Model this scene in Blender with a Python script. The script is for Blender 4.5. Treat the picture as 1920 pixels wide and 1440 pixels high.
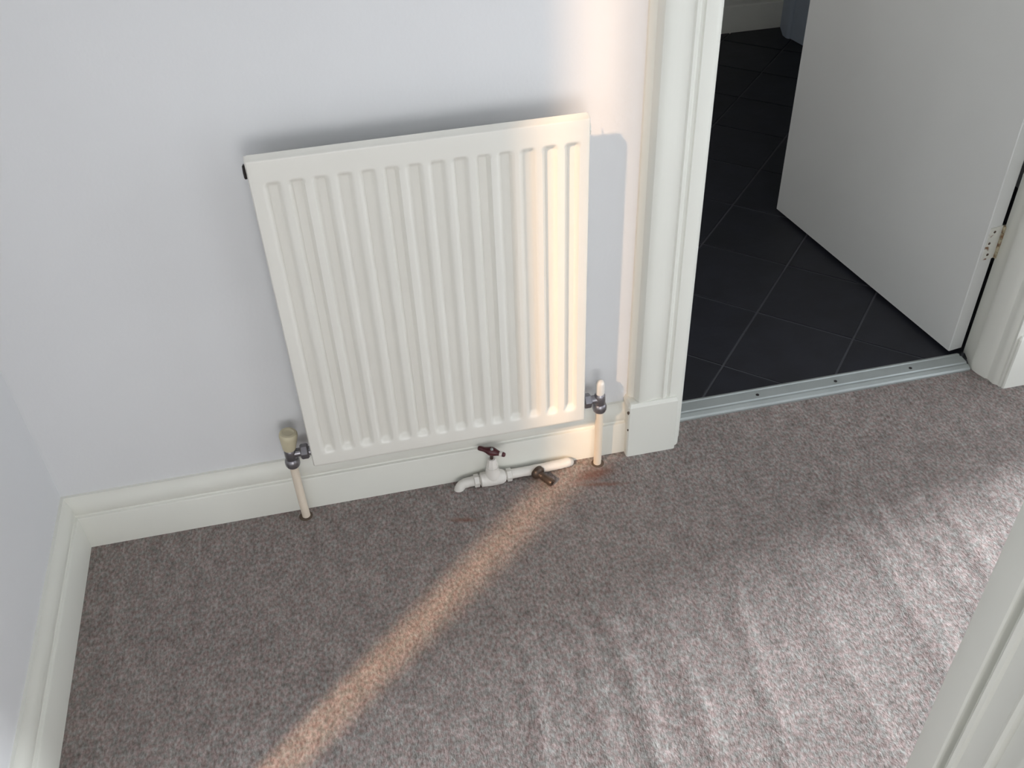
import bpy, bmesh, math, random
from mathutils import Vector, Matrix
random.seed(4)
for o in list(bpy.data.objects): bpy.data.objects.remove(o)
S = bpy.context.scene; COL = S.collection
PI = math.pi

# ------------------------------------------------------------------ camera
cam = bpy.data.cameras.new('camera'); co = bpy.data.objects.new('camera', cam); COL.objects.link(co)
right = Vector((0.9761, -0.2147, -0.0328)); up = Vector((0.1627, 0.6231, 0.7651)); fwd = Vector((0.1438, 0.7521, -0.6431))
M = Matrix((right, up, -fwd)).transposed().to_4x4(); M.translation = (0.6359, -1.3662, 1.3773)
co.matrix_world = M
cam.sensor_width = 36; cam.lens = 1822.5 * 36 / 1920; cam.clip_start = .02
S.camera = co
# ------------------------------------------------------------------ light
S.view_settings.view_transform = 'Standard'; S.view_settings.look = 'None'
S.view_settings.exposure = -0.22; S.view_settings.gamma = 1; S.view_settings.use_curve_mapping = False
w = bpy.data.worlds.new('World'); S.world = w; w.use_nodes = True
bg = w.node_tree.nodes['Background']; bg.inputs[0].default_value = (.80, .90, 1, 1); bg.inputs[1].default_value = 0.55
sd = Vector((.0835, .0708, -.084)).normalized()
sl = bpy.data.lights.new('sun', 'SUN'); sl.energy = 4.6; sl.color = (1, .64, .38); sl.angle = math.radians(2.6)
so = bpy.data.objects.new('sun', sl); COL.objects.link(so); so.rotation_euler = sd.to_track_quat('-Z', 'Y').to_euler(); so.location = (-2, -2.5, 3)
def area(name, loc, target, sx, sy, energy, color):
    l = bpy.data.lights.new(name, 'AREA'); l.shape = 'RECTANGLE'; l.size = sx; l.size_y = sy; l.energy = energy; l.color = color
    o = bpy.data.objects.new(name, l); COL.objects.link(o); o.location = loc
    o.rotation_euler = (Vector(target) - Vector(loc)).to_track_quat('-Z', 'Y').to_euler()
    return o
area('window_light_rear', (.5, -3.3, .70), (.6, 0, .65), 1.8, 1.2, 34.5, (.985, .99, 1))
area('window_light_right', (6.5, .89, 2.2), (1.2, -.42, 0), 1.0, 1.5, 1090, (.88, .94, 1))
area('fill_light_far_room', (.92, .55, 1.2), (1.87, .42, .6), .5, .9, 2.9, (1, .98, .95))  # unseen fill lamp added inside the tiled room to brighten the open door

# ------------------------------------------------------------------ materials
def new_mat(name):
    m = bpy.data.materials.new(name); m.use_nodes = True
    nt = m.node_tree; return m, nt, nt.nodes['Principled BSDF']
def N(nt, t, **kw):
    n = nt.nodes.new(t)
    for k, v in kw.items(): setattr(n, k, v)
    return n
def mat(name, col, rough=.5, metal=0, var=.04, scale=8, bump=0, bscale=60, stain=None):
    """colour with slow noise variation, optional fine bump and sparse wear spots"""
    m, nt, b = new_mat(name)
    tc = N(nt, 'ShaderNodeTexCoord'); nz = N(nt, 'ShaderNodeTexNoise'); nz.inputs['Scale'].default_value = scale; nz.inputs['Detail'].default_value = 3
    nt.links.new(tc.outputs['Object'], nz.inputs['Vector'])
    r = N(nt, 'ShaderNodeValToRGB'); r.color_ramp.elements[0].position = .3; r.color_ramp.elements[1].position = .7
    r.color_ramp.elements[0].color = (*[c * (1 - var) for c in col], 1); r.color_ramp.elements[1].color = (*[min(1, c * (1 + var)) for c in col], 1)
    nt.links.new(nz.outputs['Fac'], r.inputs['Fac']); out = r.outputs['Color']
    if stain:
        sc, lo, hi, scol = stain
        n2 = N(nt, 'ShaderNodeTexNoise'); n2.inputs['Scale'].default_value = sc; n2.inputs['Detail'].default_value = 5
        nt.links.new(tc.outputs['Object'], n2.inputs['Vector'])
        mr = N(nt, 'ShaderNodeMapRange'); mr.inputs[1].default_value = lo; mr.inputs[2].default_value = hi
        nt.links.new(n2.outputs['Fac'], mr.inputs[0])
        mx = N(nt, 'ShaderNodeMixRGB'); nt.links.new(mr.outputs[0], mx.inputs[0]); nt.links.new(out, mx.inputs[1]); mx.inputs[2].default_value = (*scol, 1); out = mx.outputs[0]
    nt.links.new(out, b.inputs['Base Color'])
    b.inputs['Roughness'].default_value = rough; b.inputs['Metallic'].default_value = metal
    if bump:
        n3 = N(nt, 'ShaderNodeTexNoise'); n3.inputs['Scale'].default_value = bscale; n3.inputs['Detail'].default_value = 4
        nt.links.new(tc.outputs['Object'], n3.inputs['Vector'])
        bp = N(nt, 'ShaderNodeBump'); bp.inputs['Strength'].default_value = bump; bp.inputs['Distance'].default_value = .002
        nt.links.new(n3.outputs['Fac'], bp.inputs['Height']); nt.links.new(bp.outputs[0], b.inputs['Normal'])
    return m
M_WALL = mat('wall_paint', (.78, .783, .788), .85, var=.015, scale=3, bump=.10, bscale=140)
M_CEIL = mat('ceiling_paint', (.8, .8, .79), .9)
M_TRIM = mat('trim_gloss_paint', (.79, .785, .715), .38, var=.02, scale=5, bump=.08, bscale=40)
M_DOOR = mat('door_paint', (.76, .76, .73), .45, var=.02, scale=4, bump=.06, bscale=90)
M_RAD = mat('radiator_enamel', (.82, .80, .735), .33, var=.015, scale=4)
M_PIPEW = mat('white_painted_pipe', (.77, .735, .68), .5, var=.05, scale=30, bump=.6, bscale=60)
M_PIPEC = mat('cream_painted_pipe', (.80, .70, .57), .45, var=.04, scale=20)
M_BRASS = mat('tarnished_metal', (.30, .29, .31), .32, .85, var=.25, scale=40, bump=.2, bscale=80)
M_BROWN = mat('tarnished_brown_brass', (.105, .078, .062), .38, .6, var=.3, scale=60)
M_MAROON = mat('maroon_enamel', (.085, .022, .025), .28, var=.3, scale=60)
M_CAPY = mat('yellowed_plastic', (.60, .54, .38), .5, var=.06, scale=25)
M_CAPW = mat('white_plastic', (.80, .76, .70), .45)
M_ALU = mat('aluminium_strip', (.40, .43, .42), .45, .3, var=.06, scale=15, bump=.05, bscale=200)
M_DARK = mat('dark_metal', (.03, .025, .025), .5, .4)
M_HINGE = mat('painted_hinge', (.74, .73, .66), .45, var=.05, scale=40, stain=(60, .60, .70, (.22, .10, .04)))
M_RUST = mat('rusty_knuckle', (.50, .44, .30), .6, .1, var=.2, scale=60, stain=(70, .45, .62, (.20, .085, .03)))
M_GROUT = mat('floor_joint', (.085, .088, .098), .8, var=.1, scale=30)
M_CAB = mat('grey_blue_cabinet', (.42, .48, .56), .5)
M_CHIP = mat('chipped_paint', (.10, .07, .05), .9)
TILES = [mat('slate_tile_%d' % i, c, .55, var=.25, scale=14, bump=.3, bscale=50) for i, c in enumerate([(.011, .012, .018), (.013, .014, .020), (.010, .011, .016)])]

def carpet_mat():
    m, nt, b = new_mat('carpet_pile')
    L = nt.links.new
    tc = N(nt, 'ShaderNodeTexCoord')
    mp = N(nt, 'ShaderNodeMapping'); mp.inputs['Scale'].default_value = (1, .55, 1); L(tc.outputs['Object'], mp.inputs[0])
    n1 = N(nt, 'ShaderNodeTexNoise'); n1.inputs['Scale'].default_value = 210; n1.inputs['Detail'].default_value = 4; n1.inputs['Roughness'].default_value = .65; L(mp.outputs[0], n1.inputs['Vector'])
    n2 = N(nt, 'ShaderNodeTexNoise'); n2.inputs['Scale'].default_value = 420; n2.inputs['Detail'].default_value = 2; L(mp.outputs[0], n2.inputs['Vector'])
    n3 = N(nt, 'ShaderNodeTexNoise'); n3.inputs['Scale'].default_value = 38; n3.inputs['Detail'].default_value = 3; L(mp.outputs[0], n3.inputs['Vector'])
    r = N(nt, 'ShaderNodeValToRGB'); e = r.color_ramp.elements
    e[0].position = .30; e[0].color = (.155, .121, .111, 1); e[1].position = .70; e[1].color = (.40, .36, .34, 1)
    k = e.new(.5); k.color = (.268, .230, .214, 1)
    L(n1.outputs['Fac'], r.inputs['Fac'])
    # flecks of redder and greyer yarn
    n4 = N(nt, 'ShaderNodeTexNoise'); n4.inputs['Scale'].default_value = 110; n4.inputs['Detail'].default_value = 2; L(tc.outputs['Object'], n4.inputs['Vector'])
    r4 = N(nt, 'ShaderNodeValToRGB'); q = r4.color_ramp.elements; q[0].position = .38; q[0].color = (.93, 1.01, 1.0, 1); q[1].position = .62; q[1].color = (1.08, .98, .98, 1); L(n4.outputs['Fac'], r4.inputs['Fac'])
    mu = N(nt, 'ShaderNodeMixRGB', blend_type='MULTIPLY'); mu.inputs[0].default_value = 1; L(r.outputs[0], mu.inputs[1]); L(r4.outputs[0], mu.inputs[2])
    r3 = N(nt, 'ShaderNodeValToRGB'); q = r3.color_ramp.elements; q[0].position = .3; q[0].color = (.84, .84, .84, 1); q[1].position = .7; q[1].color = (1.14, 1.14, 1.14, 1); L(n3.outputs['Fac'], r3.inputs['Fac'])
    mu2 = N(nt, 'ShaderNodeMixRGB', blend_type='MULTIPLY'); mu2.inputs[0].default_value = 1; L(mu.outputs[0], mu2.inputs[1]); L(r3.outputs[0], mu2.inputs[2])
    last = mu2.outputs[0]
    # two rusty marks in the pile near the pipes
    for (x, y, sx, sy, rot) in [(.770, -.123, .030, .006, -.25), (1.045, -.068, .045, .016, .15), (1.05, -.098, .05, .006, -.2)]:
        mm = N(nt, 'ShaderNodeMapping', vector_type='TEXTURE'); mm.inputs['Location'].default_value = (x, y, 0); mm.inputs['Rotation'].default_value = (0, 0, rot); mm.inputs['Scale'].default_value = (sx, sy, 1)
        L(tc.outputs['Object'], mm.inputs[0]); ln = N(nt, 'ShaderNodeVectorMath', operation='LENGTH'); L(mm.outputs[0], ln.inputs[0])
        mr = N(nt, 'ShaderNodeMapRange'); mr.inputs[1].default_value = 1.3; mr.inputs[2].default_value = .3; mr.inputs[3].default_value = 0; mr.inputs[4].default_value = .6; L(ln.outputs['Value'], mr.inputs[0])
        mx = N(nt, 'ShaderNodeMixRGB'); L(mr.outputs[0], mx.inputs[0]); L(last, mx.inputs[1]); mx.inputs[2].default_value = (.20, .075, .045, 1); last = mx.outputs[0]
    L(last, b.inputs['Base Color'])
    b.inputs['Roughness'].default_value = .95; b.inputs['Specular IOR Level'].default_value = .1
    ad = N(nt, 'ShaderNodeMath', operation='MULTIPLY_ADD'); ad.inputs[1].default_value = .5; L(n2.outputs['Fac'], ad.inputs[0]); L(n1.outputs['Fac'], ad.inputs[2])
    bp = N(nt, 'ShaderNodeBump'); bp.inputs['Strength'].default_value = .42; bp.inputs['Distance'].default_value = .004; L(ad.outputs[0], bp.inputs['Height']); L(bp.outputs[0], b.inputs['Normal'])
    return m
M_CARPET = carpet_mat()

# ------------------------------------------------------------------ helpers
def obj(name, bm, m, parent=None, smooth=None):
    bmesh.ops.recalc_face_normals(bm, faces=bm.faces)
    me = bpy.data.meshes.new(name); bm.to_mesh(me); bm.free(); me.materials.append(m)
    if smooth is not None:
        for p in me.polygons: p.use_smooth = True
        me.set_sharp_from_angle(angle=math.radians(smooth))
    o = bpy.data.objects.new(name, me); COL.objects.link(o)
    if parent: o.parent = parent; o.matrix_parent_inverse = Matrix.Translation(parent.location).inverted() if parent.location.length else Matrix()
    return o
def struct(o, label=None):
    o['kind'] = 'structure'
    if label: o['label'] = label
    return o
def thing(name, label, cat, loc, group=None):
    o = bpy.data.objects.new(name, None); COL.objects.link(o); o.location = loc; o.empty_display_size = .05
    o['label'] = label; o['category'] = cat
    if group: o['group'] = group
    return o
def box(bm, a, b, bev=0, seg=2):
    vs = [bm.verts.new((x, y, z)) for x in (a[0], b[0]) for y in (a[1], b[1]) for z in (a[2], b[2])]
    fs = [bm.faces.new([vs[i] for i in f]) for f in ((0, 1, 3, 2), (4, 6, 7, 5), (0, 4, 5, 1), (2, 3, 7, 6), (0, 2, 6, 4), (1, 5, 7, 3))]
    if bev:
        es = {e for f in fs for e in f.edges}
        bmesh.ops.bevel(bm, geom=list(es), offset=bev, segments=seg, affect='EDGES', profile=.5)
    return bm
def prism(bm, prof, P, e0, e1):
    """closed profile of 2D points mapped by P(u,v,t), extruded t=e0..e1"""
    a = [bm.verts.new(P(u, v, e0)) for u, v in prof]; b = [bm.verts.new(P(u, v, e1)) for u, v in prof]
    n = len(prof)
    for i in range(n): bm.faces.new((a[i], a[(i + 1) % n], b[(i + 1) % n], b[i]))
    bm.faces.new(a); bm.faces.new(b[::-1]); return bm
def lathe(bm, prof, base, axis, n=24):
    """prof = [(r, h)], revolved about axis through base; ends capped"""
    ax = Vector(axis).normalized(); t = ax.orthogonal().normalized(); s = ax.cross(t); base = Vector(base); rings = []
    for r, h in prof:
        rings.append([bm.verts.new(base + ax * h + (t * math.cos(2 * PI * k / n) + s * math.sin(2 * PI * k / n)) * max(r, 1e-5)) for k in range(n)])
    for A, B in zip(rings, rings[1:]):
        for k in range(n): bm.faces.new((A[k], A[(k + 1) % n], B[(k + 1) % n], B[k]))
    bm.faces.new(rings[0][::-1]); bm.faces.new(rings[-1]); return bm
def tube(bm, pts, rad, n=14, lump=0, seed=1):
    rnd = random.Random(seed); pts = [Vector(p) for p in pts]; rings = []; prev = None
    for i, p in enumerate(pts):
        d = (pts[min(i + 1, len(pts) - 1)] - pts[max(i - 1, 0)]).normalized()
        t = d.orthogonal().normalized() if prev is None else (prev - d * prev.dot(d)).normalized()
        prev = t; s = d.cross(t); r = rad if not callable(rad) else rad(i / (len(pts) - 1))
        rings.append([bm.verts.new(p + (t * math.cos(2 * PI * k / n) + s * math.sin(2 * PI * k / n)) * r * (1 + lump * rnd.uniform(-1, 1))) for k in range(n)])
    for A, B in zip(rings, rings[1:]):
        for k in range(n): bm.faces.new((A[k], A[(k + 1) % n], B[(k + 1) % n], B[k]))
    bm.faces.new(rings[0][::-1]); bm.faces.new(rings[-1]); return bm
def smoothpath(ctrl, k=8):
    c = [Vector(p) for p in ctrl]; c = [2 * c[0] - c[1]] + c + [2 * c[-1] - c[-2]]; out = []
    for i in range(1, len(c) - 2):
        for j in range(k):
            t = j / k; a, b, d, e = c[i - 1], c[i], c[i + 1], c[i + 2]
            out.append(.5 * ((2 * b) + (d - a) * t + (2 * a - 5 * b + 4 * d - e) * t * t + (3 * b - a - 3 * d + e) * t ** 3))
    out.append(c[-2]); return out

# ------------------------------------------------------------------ room shell
JL, JR = 1.2539, 1.9203                     # doorway between the linings
LX = .060                                   # left wall face
H = 2.4
def wall(name, boxes, m=M_WALL):
    bm = bmesh.new()
    for a, b in boxes: box(bm, a, b)
    return struct(obj(name, bm, m))
wall('wall_back', [((LX - .1, 0, -.02), (JL - .03, .10, H)), ((JR + .036, 0, -.02), (2.5, .10, H)), ((JL - .03, 0, 2.02), (JR + .03, .10, H))])
# left wall stops at a narrow full height gap by which the sun comes in
SY0, SY1 = -.808, -.966
wall('wall_left', [((LX - .1, SY0, -.02), (LX, 0, H)), ((LX - .1, -3.5, -.02), (LX, SY1, H)), ((LX - .1, SY1, 2.15), (LX, SY0, H))])
wall('wall_near', [((1.17, -1.015, -.02), (5.2, -.925, H))])
wall('wall_right', [((2.20, -.165, -.02), (2.30, 0, H)), ((2.20, -.925, 2.05), (2.30, -.165, H)), ((2.20, -.925, -.02), (2.30, -.80, H))])
wall('wall_rear', [((-.04, -3.6, -.02), (5.2, -3.5, H))])
wall('ceiling', [((-.04, -3.6, H), (5.2, 2.2, H + .05))], M_CEIL)
# far room
FY = 2.075
wall('wall_far', [((.5, FY, -.02), (2.55, FY + .1, H))])
wall('wall_far_left', [((.5, .10, -.02), (.6, FY, H))])
wall('wall_far_right', [((2.5, .0, -.02), (2.55, FY, H))])

# carpet: rucked in soft ridges that run out from the wall
def cz(x, y):
    z = 0
    for (rx, y0, y1, wd, h, sl) in [(.806, -.50, -1.1, .014, .0035, 0), (.905, -.46, -1.1, .016, .003, .02), (.966, -.40, -1.1, .017, .005, .0), (1.06, -.44, -1.1, .02, .004, .05),
                                    (1.21, -.38, -1.1, .02, .0035, .17), (1.33, -.34, -.95, .026, .0022, .05), (1.462, -.24, -.75, .022, .0035, -.02), (1.522, -.26, -.62, .02, .002, .08), (1.60, -.3, -.7, .024, .0018, .1), (1.665, -.28, -.7, .022, .0032, .13), (1.78, -.24, -.6, .026, .002, .1)]:
        if y < y0 + .12 and y > y1:
            f = min(1, max(0, (y0 + .12 - y) / .2)); f = f * f * (3 - 2 * f)
            xx = rx + sl * (y - y0) + .007 * math.sin(y * 13 + rx * 9)
            z += h * f * math.exp(-((x - xx) / wd) ** 2)
    z += .0010 * math.sin(7 * x + 3 * y) * math.sin(5 * y + 1)
    if abs(y) < .06 or x < .16: z *= .3
    z -= .0018 * math.exp(-((x - (1.505 - .06 * (y + .3))) / .003) ** 2) if -.62 < y < -.2 else 0
    return z
bm = bmesh.new()
xs = [LX - .01 + i * .008 for i in range(int(2.26 / .008))] + [2.6, 3.5, 5.2]; ys = [.045 - j * .01 for j in range(115)] + [-1.4, -2, -3.5]
grid = [[bm.verts.new((x, y, cz(x, y))) for x in xs] for y in ys]
for j in range(len(ys) - 1):
    for i in range(len(xs) - 1): bm.faces.new((grid[j][i], grid[j + 1][i], grid[j + 1][i + 1], grid[j][i + 1]))
FLOOR = struct(obj('floor', bm, M_CARPET, smooth=80), 'mottled brown and grey fitted carpet, rucked in soft ridges')

# dark tiled floor beyond the doorway, tiles laid diagonally
bm = bmesh.new(); box(bm, (.6, .05, -.03), (2.5, FY, -.0025))
FLOOR2 = struct(obj('floor', bm, M_GROUT), 'dark slate coloured tiled floor laid diagonally beyond the doorway')
O = Vector((1.414, .189)); e1 = Vector((.152, .167)).normalized(); e2 = Vector((e1.y, -e1.x)); T = .2275; G = .0024
def clip(poly, n, d):                       # keep n.p >= d
    out = []
    for i in range(len(poly)):
        a, b = poly[i], poly[(i + 1) % len(poly)]; fa, fb = n.dot(a) - d, n.dot(b) - d
        if fa >= 0: out.append(a)
        if fa * fb < 0: out.append(a + (b - a) * (fa / (fa - fb)))
    return out
ti = 0
for i in range(-8, 12):
    for j in range(-8, 10):
        c0 = O + e1 * T * i + e2 * T * j
        poly = [c0 + e1 * (G if a == 0 else T - G) + e2 * (G if b == 0 else T - G) for a, b in ((0, 0), (1, 0), (1, 1), (0, 1))]
        for n, d in ((Vector((1, 0)), 1.02), (Vector((-1, 0)), -2.5), (Vector((0, 1)), .075), (Vector((0, -1)), -FY)):
            if len(poly) > 2: poly = clip(poly, n, d)
        if len(poly) < 3: continue
        ar = abs(sum(poly[k].cross(poly[(k + 1) % len(poly)]) if hasattr(poly[k], 'cross') else 0 for k in range(len(poly)))) / 2
        if ar < 2e-4: continue
        bm = bmesh.new(); cc = sum(poly, Vector((0, 0))) / len(poly); dz = random.uniform(-.0003, .0003)
        lo = [bm.verts.new((p.x, p.y, -.0028)) for p in poly]; mi = [bm.verts.new((p.x, p.y, -.0006 + dz)) for p in poly]
        tp = [bm.verts.new((*(p + (cc - p).normalized() * .0018), dz)) for p in poly]
        for A, B in ((lo, mi), (mi, tp)):
            for k in range(len(poly)): bm.faces.new((A[k], A[(k + 1) % len(poly)], B[(k + 1) % len(poly)], B[k]))
        bm.faces.new(tp)
        obj('tile', bm, TILES[ti % 3], FLOOR2); ti += 1 if random.random() < .6 else 2

# skirtings: (distance out from wall, height)
SK = [(0, -.006), (.020, -.006), (.020, .074), (.0185, .0765), (.0145, .078), (.0135, .081), (.0150, .0845), (.0150, .092), (.0135, .100), (.0100, .108), (.0065, .114), (.0050, .120), (0, .121)]
bm = bmesh.new(); prism(bm, SK, lambda u, v, t: (t, -u, v), LX, 1.119)
struct(obj('baseboard_back', bm, M_TRIM, smooth=35), 'white moulded skirting board below the radiator')
bm = bmesh.new(); prism(bm, SK, lambda u, v, t: (LX + u, t, v), -.005, -.845)
struct(obj('baseboard_left', bm, M_TRIM, smooth=35), 'white moulded skirting board along the left wall')
SKF = [(u * 1.1, v * 1.25) for u, v in SK]
bm = bmesh.new(); prism(bm, SKF, lambda u, v, t: (t, FY - u, v), .6, 2.41)
struct(obj('baseboard_far', bm, M_TRIM, smooth=35), 'white skirting board at the end of the dark tiled room')

# door casing: u = distance outward from the lining edge, y = depth
PL = [(-.004, .100), (0, .044), (.003, .040), (.006, .034), (.012, .018), (.014, .004), (.0135, -.002), (.016, -.006), (.020, -.007), (.022, -.012), (.0225, -.020), (.027, -.026), (.034, -.029),
      (.052, -.029), (.054, -.0265), (.058, -.0265), (.062, -.031), (.067, -.0315), (.070, -.0292), (.075, -.0288), (.084, -.0294), (.094, -.0308), (.102, -.0315), (.110, -.0315), (.115, -.0295), (.118, -.025), (.121, -.014), (.126, -.011), (.130, -.006), (.131, .004), (.131, .10)]
PB = [(.0345, .004), (.0345, -.034), (.037, -.0365), (.134, -.0365), (.1365, -.034), (.1365, .004)]
PR = [(.0275, .100), (.0265, .093), (.0190, .068), (.0095, .047), (.0085, .043), (.0090, .036), (.0115, .024), (.0150, .013), (.0185, .005), (.0220, .002), (.0235, -.003), (.0235, -.010), (.0245, -.016), (.0280, -.020), (.0305, -.023), (.0310, -.028)] + [q for q in PL if q[0] > .0335]
def casing(name, side, label):
    X = (lambda u: JL - u) if side < 0 else (lambda u: JR + u)
    bm = bmesh.new(); prism(bm, PL if side < 0 else PR, lambda u, v, t: (X(u), v, t), -.006, 2.02)
    t = struct(obj(name, bm, M_TRIM, smooth=32), label)
    bm = bmesh.new()
    prism(bm, PB, lambda u, v, t: (X(u), v, t), -.006, .128)
    top = [(.0355 + .003, .004), (.0355 + .003, -.031), (.040, -.0335), (.131, -.0335), (.1325, -.031), (.1325, .004)]
    a = [bm.verts.new((X(u), v, .128)) for u, v in PB]; b = [bm.verts.new((X(u), v, .136)) for u, v in top]
    for i in range(6): bm.faces.new((a[i], a[(i + 1) % 6], b[(i + 1) % 6], b[i]))
    bm.faces.new(b)
    obj('plinth_block', bm, M_TRIM, t, smooth=30)
    return t
T1 = casing('trim_1', -1, 'white moulded door casing with plinth block right of the radiator')
T2 = casing('trim_2', 1, 'white moulded door casing on the hinge side of the doorway')
bm = bmesh.new(); box(bm, (JL - .13, -.033, 2.02), (JR + .13, .1, 2.14), .006)
struct(obj('trim_3', bm, M_TRIM), 'white casing head over the doorway')
# paint chips at the joint of plinth and skirting
for (x, z, s) in [(1.1165, .118, .004), (1.1175, .073, .0022)]:
    bm = bmesh.new(); vs = [bm.verts.new((x + s * .6 * math.cos(a) * (1 + .4 * math.sin(3 * a)), -.0372 + .0 * a, z + s * math.sin(a))) for a in [k * PI / 4 for k in range(8)]]
    f = bm.faces.new(vs); r = bmesh.ops.extrude_face_region(bm, geom=[f]); bmesh.ops.translate(bm, verts=[v for v in r['geom'] if isinstance(v, bmesh.types.BMVert)], vec=(0, .002, 0))
    obj('paint_chip', bm, M_CHIP, T1)

# near jamb at the right edge of the picture: a moulded frame on the end of the near wall
X0 = 1.15
NJ = [(1.17, -0.9090), (1.156, -0.9090), (1.1515, -0.9105), (1.150, -0.9140), (1.150, -0.9425), (1.1515, -0.9445), (1.1600, -0.9470), (1.1610, -0.9505), (1.1530, -0.9540), (1.1500, -0.9570), (1.1515, -0.9610), (1.1550, -0.9635), (1.1550, -0.9860), (1.1515, -0.9890), (1.1500, -0.9925), (1.1520, -0.9960), (1.1570, -0.9980), (1.1570, -1.0170), (1.150, -1.0210), (1.150, -1.0470), (1.17, -1.0470)]
bm = bmesh.new(); prism(bm, NJ, lambda u, v, t: (u, v, t), -.006, 2.1)
struct(obj('trim_4', bm, M_TRIM, smooth=32), 'white grooved door frame close by at the lower right')

# threshold strip
TH = [(.0355, -.004), (.0355, .004), (.038, .008), (.046, .0105), (.0485, .0085), (.052, .0085), (.054, .0112), (.0745, .0112), (.0765, .009), (.080, .009), (.0825, .0108), (.0890, .008), (.0918, .003), (.0918, -.004)]
bm = bmesh.new(); prism(bm, TH, lambda u, v, t: (t, u, v), JL - .01, JR + .003)
th = obj('threshold_strip', bm, M_ALU, smooth=25); th['label'] = 'ridged aluminium threshold strip between carpet and dark tiles in the doorway'; th['category'] = 'threshold strip'
for x in (1.44, 1.619, 1.795):
    bm = bmesh.new(); lathe(bm, [(.0036, 0), (.0036, .0009), (.0028, .0014), (.001, .0010)], (x, .064, .0110), (0, 0, 1), 12)
    obj('screw', bm, M_DARK, th)

# door leaf, open into the tiled room
hp = Vector((1.9075, .098)); dd = Vector((1.803, .780)) - hp; dd.normalize(); nn = Vector((dd.y, -dd.x))      # nn points away from the face seen
DW, DT = .690, .036
def D(a, b, z): q = hp + dd * a + nn * b; return (q.x, q.y, z)
bm = bmesh.new(); prism(bm, [(0, .0015), (.0015, 0), (DW - .002, 0), (DW, .002), (DW, DT - .002), (DW - .002, DT), (.0015, DT), (0, DT - .0015)], lambda u, v, t: D(u, v, t), .010, 1.99)
DOOR = struct(obj('door_1', bm, M_DOOR, smooth=20), 'plain white flush door standing open into the tiled room')
# hinge: leaf on the door edge, leaf on the lining, knuckle barrel, screws
hz0, hz1 = .247, .323
HG = bpy.data.objects.new('hinge', None); COL.objects.link(HG); HG.parent = DOOR; HG['label'] = 'painted butt hinge with rust on its knuckle'
def edgebox(a0, a1, b0, b1, z0, z1):
    bm = bmesh.new(); prism(bm, [(a0, b0), (a1, b0), (a1, b1), (a0, b1)], D, z0, z1); return bm
obj('hinge_leaf', edgebox(-.0022, .004, .007, DT + .002, hz0, hz1), M_HINGE, HG)
kp = D(-.004, DT + .0045, 0)
bm = bmesh.new()
for k in range(5):
    z = hz0 + k * (hz1 - hz0) / 5; lathe(bm, [(.0042, .0004), (.0048, .001), (.0048, .0142), (.0042, .0148)], (kp[0], kp[1], z), (0, 0, 1), 12)
obj('knuckle', bm, M_RUST, HG, smooth=40)
bm = bmesh.new(); box(bm, (kp[0], kp[1] - .03, hz0), (kp[0] + .003, kp[1], hz1)); obj('hinge_leaf', bm, M_HINGE, HG)
for (b, z) in [(.018, hz0 + .012), (.013, hz0 + .040), (.018, hz1 - .010)]:
    bm = bmesh.new(); c = D(-.0022, b, z); lathe(bm, [(.0030, 0), (.0030, .0006), (.0018, .0010)], c, (-dd.x, -dd.y, 0), 10); obj('screw', bm, M_CHIP, HG)
bm = bmesh.new(); lathe(bm, [(.0030, 0), (.0030, .0006), (.0018, .0010)], (kp[0], kp[1] - .018, hz0 + .040), (-1, 0, 0), 10); obj('screw', bm, M_CHIP, HG)

# cabinet at the end of the tiled room
bm = bmesh.new(); prof = [(2.395, 2.07), (2.362, 1.97)]
for k in range(7):
    a = PI + k * PI / 12; prof.append((2.375 + .013 * math.cos(a), 1.945 + .016 * math.sin(a)))
prof += [(2.40, 1.80), (2.415, 1.70), (2.495, 1.70), (2.495, 2.07)]
CAB = thing('floor_cabinet', 'grey-blue cabinet with rounded corner against the skirting in the dark tiled room', 'cabinet', (2.45, 1.9, 0))
prism(bm, prof, lambda u, v, t: (u, v, t), .001, .85); obj('carcass', bm, M_CAB, CAB, smooth=40)
bm = bmesh.new(); box(bm, (2.37, 1.69, .85), (2.498, 2.072, .88), .004); obj('cabinet_top', bm, M_TRIM, CAB)

# ------------------------------------------------------------------ radiator
RL, RR, RB, RT, RY = .5152, 1.0195, .150, .7565, -.070
RAD = thing('radiator', 'cream pressed steel panel radiator with fourteen vertical flutes mounted on the white wall', 'radiator', ((RL + RR) / 2, -.05, RB))
c0, c1 = .5474, .9909; pit = (c1 - c0) / 13; fz0, fz1 = .178, .718
def sst(a, b, x): t = min(1, max(0, (x - a) / (b - a))); return t * t * (3 - 2 * t)
def fl(x, z):
    k = round((x - c0) / pit); k = min(13, max(0, k)); d = abs(x - (c0 + k * pit))
    f = 1 - sst(.0058, .0120, d); e = sst(fz0, fz0 + .016, z) * (1 - sst(fz1 - .010, fz1, z))
    return .0085 * f * e
xs = [RL, RL + .002, RL + .006] + [RL + .008 + i * (RR - RL - .016) / 168 for i in range(169)] + [RR - .006, RR - .002, RR]
zs = [RB, RB + .001, RB + .003, RB + .007, .165, .174] + [fz0 + i * .0025 for i in range(8)] + [.20 + i * .05 for i in range(10)] + [.70, .704] + [fz1 - .012 + i * .002 for i in range(8)] + [.738, RT - .0075, RT - .0062, RT - .0052, RT - .0045, RT - .0025, RT]
zs = sorted(set(round(z, 5) for z in zs))
bm = bmesh.new(); g = []
def rim(t, r=.0065): return r - math.sqrt(max(0, r * r - max(0, r - t) ** 2))
for z in zs:
    row = []
    for x in xs:
        dx = min(x - RL, RR - x); dt = RT - z; db = z - RB
        y = RY + fl(x, z) + rim(dx, .004) + rim(db, .005) + rim(dt - .004, .003) + max(0, 1 - dt / .0052) * .0075
        row.append(bm.verts.new((x, min(y, -.0595), z)))
    g.append(row)
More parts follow.
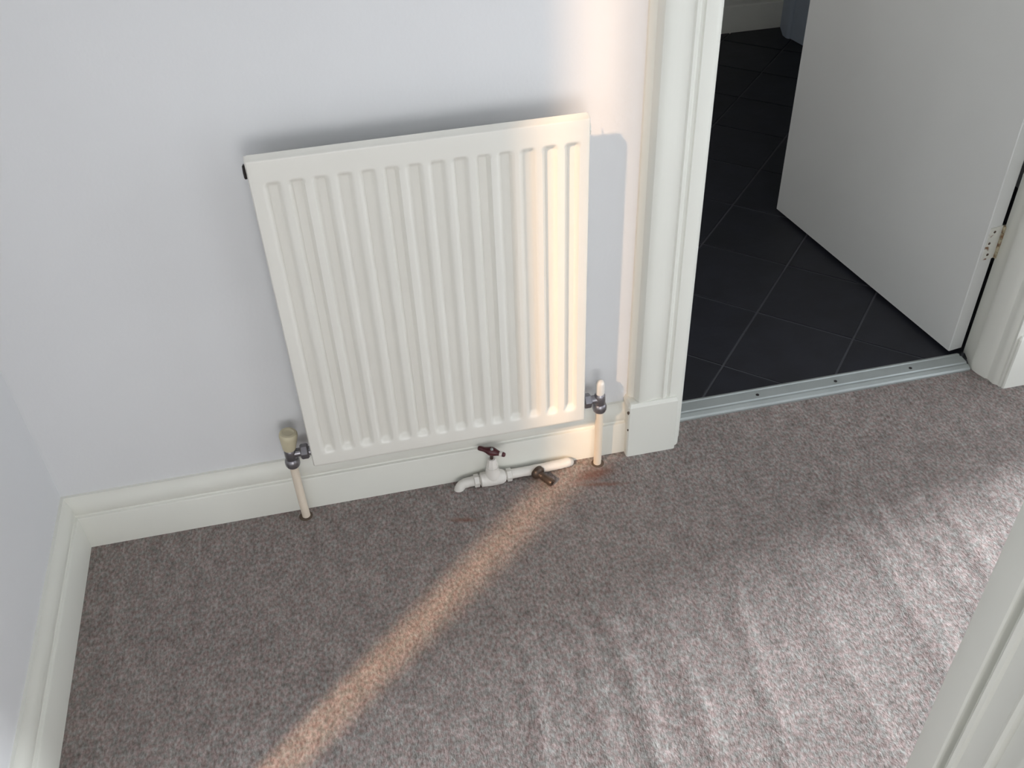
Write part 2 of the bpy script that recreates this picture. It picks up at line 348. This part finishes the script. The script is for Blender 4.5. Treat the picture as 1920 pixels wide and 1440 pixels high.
for j in range(len(zs) - 1):
    for i in range(len(xs) - 1): bm.faces.new((g[j][i], g[j][i + 1], g[j + 1][i + 1], g[j + 1][i]))
# back sheet and edges
per = [g[0][i] for i in range(len(xs))] + [g[j][-1] for j in range(1, len(zs))] + [g[-1][i] for i in range(len(xs) - 2, -1, -1)] + [g[j][0] for j in range(len(zs) - 2, 0, -1)]
mid = [bm.verts.new((v.co.x, -.0570, v.co.z - (.0015 if v.co.z > RT - .0005 else 0))) for v in per]
cx, czz = (RL + RR) / 2, (RB + RT) / 2
bk = [bm.verts.new((v.co.x + (.004 if v.co.x < cx else -.004), -.0540, v.co.z + (.004 if v.co.z < czz else -.004))) for v in per]
for A, B in ((per, mid), (mid, bk)):
    for k in range(len(per)): bm.faces.new((A[k], A[(k + 1) % len(per)], B[(k + 1) % len(per)], B[k]))
bm.faces.new(bk)
obj('panel', bm, M_RAD, RAD, smooth=50)
# weld seam bead along the top edge
bm = bmesh.new(); tube(bm, [(RL + .004, -.0585, RT - .0015), (cx, -.0585, RT - .0012), (RR - .004, -.0585, RT - .0015)], .0018, 8); obj('seam', bm, M_RAD, RAD, smooth=60)
zig = []; nz = 28
for k in range(nz + 1):
    x = RL + .006 + (RR - RL - .009) * k / nz; zig.append((x, -.0535 if k % 2 else -.0365))
bm = bmesh.new(); prism(bm, zig + [(x, y + .0012) for x, y in zig[::-1]], lambda u, v, t: (u, v, t), .175, .742); obj('convector', bm, M_RAD, RAD)
for x in (.60, .93):                         # wall brackets behind the panel
    bm = bmesh.new(); box(bm, (x - .018, -.0355, .20), (x + .018, 0, .69), .002); obj('bracket', bm, M_RAD, RAD)
bm = bmesh.new(); lathe(bm, [(.009, 0), (.0115, .001), (.0115, .005), (.0095, .0062), (.006, .0062), (.006, .004)], (RL + .0015, -.055, .731), (-1, 0, 0), 6); obj('blanking_plug', bm, M_DARK, RAD, smooth=30).__setitem__('label', 'dark tarnished blanking plug')
bm = bmesh.new(); lathe(bm, [(.0115, 0), (.0115, .003), (.009, .004)], (RR - .0015, -.055, .731), (1, 0, 0), 16); obj('air_vent', bm, M_RAD, RAD)

# ------------------------------------------------------------------ radiator valves with their pipes
def valve(px, side, label, cap):
    """side +1: radiator lies to the right of the pipe"""
    y = -.0390; t = thing('radiator_valve', label, 'valve', (px, y, 0)); zc = .166 if side > 0 else .171
    edge = RL + .001 if side > 0 else RR - .001
    bm = bmesh.new(); tube(bm, [(px + .001 * side, y, -.003), (px, y, .04), (px, y, .10), (px, y, .142)], .0078, 16); obj('pipe', bm, M_PIPEC, t, smooth=50)
    bm = bmesh.new(); lathe(bm, [(.0085, 0), (.0120, .001), (.0135, .005), (.0137, .012), (.0122, .017), (.0098, .020)], (px, y, zc - .030), (0, 0, 1), 20); obj('compression_nut', bm, M_BRASS, t, smooth=30)
    bm = bmesh.new(); lathe(bm, [(.0098, 0), (.0108, .002), (.0108, .020), (.0095, .024), (.0085, .026)], (px, y, zc - .013), (0, 0, 1), 20)
    lathe(bm, [(.0098, 0), (.0092, .004), (.0082, .010), (.0082, abs(edge - px) - .016)], (px, y, zc), (side, 0, 0), 18); obj('valve_body', bm, M_BRASS, t, smooth=40)
    L = abs(edge - px)
    bm = bmesh.new(); lathe(bm, [(.0120, 0), (.0142, .0025), (.0142, .0125), (.0120, .015)], (px + side * (L - .021), y, zc), (side, 0, 0), 6)
    lathe(bm, [(.0085, 0), (.0085, .0075)], (px + side * (L - .0065), y, zc), (side, 0, 0), 14); obj('union_nut', bm, M_BRASS, t, smooth=25)
    bm = bmesh.new()
    if cap == 'wheel':
        lathe(bm, [(.0108, 0), (.0118, .002), (.0138, .014), (.0158, .027), (.0165, .032), (.0161, .036), (.0145, .0388), (.0105, .0397), (.0090, .0388), (.004, .0386)], (px, y, zc + .012), (.12, 0, 1), 28); obj('cap', bm, M_CAPY, t, smooth=40)['label'] = 'yellowed tapering plastic cap'
    else:
        lathe(bm, [(.0080, 0), (.0083, .002), (.0083, .021), (.0078, .026), (.0064, .0295), (.004, .0315), (.001, .032)], (px, y, zc + .012), (0, 0, 1), 22); obj('cap', bm, M_CAPW, t, smooth=50)['label'] = 'small rounded white cap'
    bm = bmesh.new(); lathe(bm, [(.0080, 0), (.0135, 0), (.0125, .0012), (.0085, .0022)], (px, y, -.0005), (0, 0, 1), 18); obj('pipe_collar', bm, M_CHIP, t)
    return t
valve(.4775, 1, 'tarnished valve with wide yellowed cap and cream pipe left of the radiator', 'wheel')
valve(1.0570, -1, 'tarnished valve with small white cap and cream pipe right of the radiator', 'slim')

# ------------------------------------------------------------------ stopcock lying along the skirting
ST = thing('stopcock', 'white painted stopcock on a pipe along the skirting under the radiator', 'stopcock', (.843, -.042, 0))
yy = -.0375
bm = bmesh.new(); tube(bm, smoothpath([(.7735, yy - .003, -.008), (.7755, yy - .003, .000), (.782, yy - .001, .0075), (.795, yy, .0105), (.815, yy, .0112), (.838, yy, .0115), (.87, yy, .0118), (.90, yy, .0122), (.93, yy, .0125), (.96, yy + .001, .0128), (.985, yy + .003, .0122), (.9975, yy + .006, .0100), (1.003, yy + .010, .005)], 5), lambda t: .0098 if t < .93 else .0085, 14, .05, 3)
obj('pipe', bm, M_PIPEW, ST, smooth=60)
bm = bmesh.new()
lathe(bm, [(.0105, 0), (.0145, .002), (.0150, .010), (.0155, .022), (.0155, .032), (.0150, .042), (.0138, .046), (.0108, .050)], (.818, yy - .002, .0125), (1, 0, 0), 20)
lathe(bm, [(.0130, 0), (.0150, .010), (.0155, .016), (.0138, .021), (.0132, .026), (.0124, .036)], (.8435, yy - .002, .008), (0, 0, 1), 20)
obj('valve_body', bm, M_PIPEW, ST, smooth=45)
for x in (.8055, .8705):
    bm = bmesh.new(); lathe(bm, [(.0105, 0), (.0132, .001), (.0132, .010), (.0105, .011)], (x, yy - .001, .0118), (1, 0, 0), 6); obj('compression_nut', bm, M_PIPEW, ST, smooth=50)
bm = bmesh.new(); lathe(bm, [(.0112, 0), (.0112, .009), (.0098, .011), (.0092, .018), (.0070, .022)], (.8435, yy - .002, .043), (0, 0, 1), 8); obj('gland', bm, M_PIPEW, ST, smooth=35)
bm = bmesh.new(); lathe(bm, [(.0034, 0), (.0034, .022)], (.8435, yy - .002, .062), (0, 0, 1), 10); obj('spindle', bm, M_BROWN, ST, smooth=50)
# crutch handle: an oval boss with two arms that swell at the ends
bm = bmesh.new(); hc = Vector((.8445, yy - .0005, .0825)); hd = Vector((.0245, -.0155, -.0015)).normalized()
prof = [(.0025, -.0280), (.0044, -.0270), (.0050, -.0235), (.0048, -.0195), (.0050, -.0150), (.0068, -.0090), (.0086, -.0040), (.0092, 0), (.0086, .0040), (.0068, .0090), (.0048, .0150), (.0046, .0195), (.0048, .0235), (.0042, .0268), (.0025, .0280)]
lathe(bm, prof, hc, hd, 14); HND = obj('handle', bm, M_MAROON, ST, smooth=60); HND['label'] = 'dark maroon crutch handle'
bm = bmesh.new(); lathe(bm, [(.0050, 0), (.0052, .0005), (.0052, .0050), (.0050, .0055)], hc + hd * .0165, hd, 14); obj('worn_band', bm, M_CAPW, HND, smooth=50)
bm = bmesh.new(); lathe(bm, [(.0030, 0), (.0030, .0012), (.0015, .0020)], hc + Vector((0, -.003, .0082)), (0, -.3, 1), 10); obj('screw', bm, M_ALU, HND)
# drain cock
dcd = Vector((.50, -.85, -.12)).normalized(); dcb = Vector((.929, yy - .006, .0145))
bm = bmesh.new(); lathe(bm, [(.0100, 0), (.0132, .001), (.0138, .004), (.0138, .009), (.0120, .0115), (.0072, .0135), (.0068, .018)], dcb, dcd, 18)
DC = obj('drain_cock', bm, M_BROWN, ST, smooth=40); DC['label'] = 'brown tarnished drain cock'
bm = bmesh.new(); lathe(bm, [(.0066, 0), (.0074, .001), (.0068, .004), (.0078, .006), (.0070, .010), (.0080, .012), (.0074, .018), (.0085, .021), (.0075, .027), (.0030, .0275), (.0028, .024)], dcb + dcd * .017, dcd + Vector((0.12, 0, .02)), 16); obj('hose_spigot', bm, M_BROWN, DC, smooth=40)
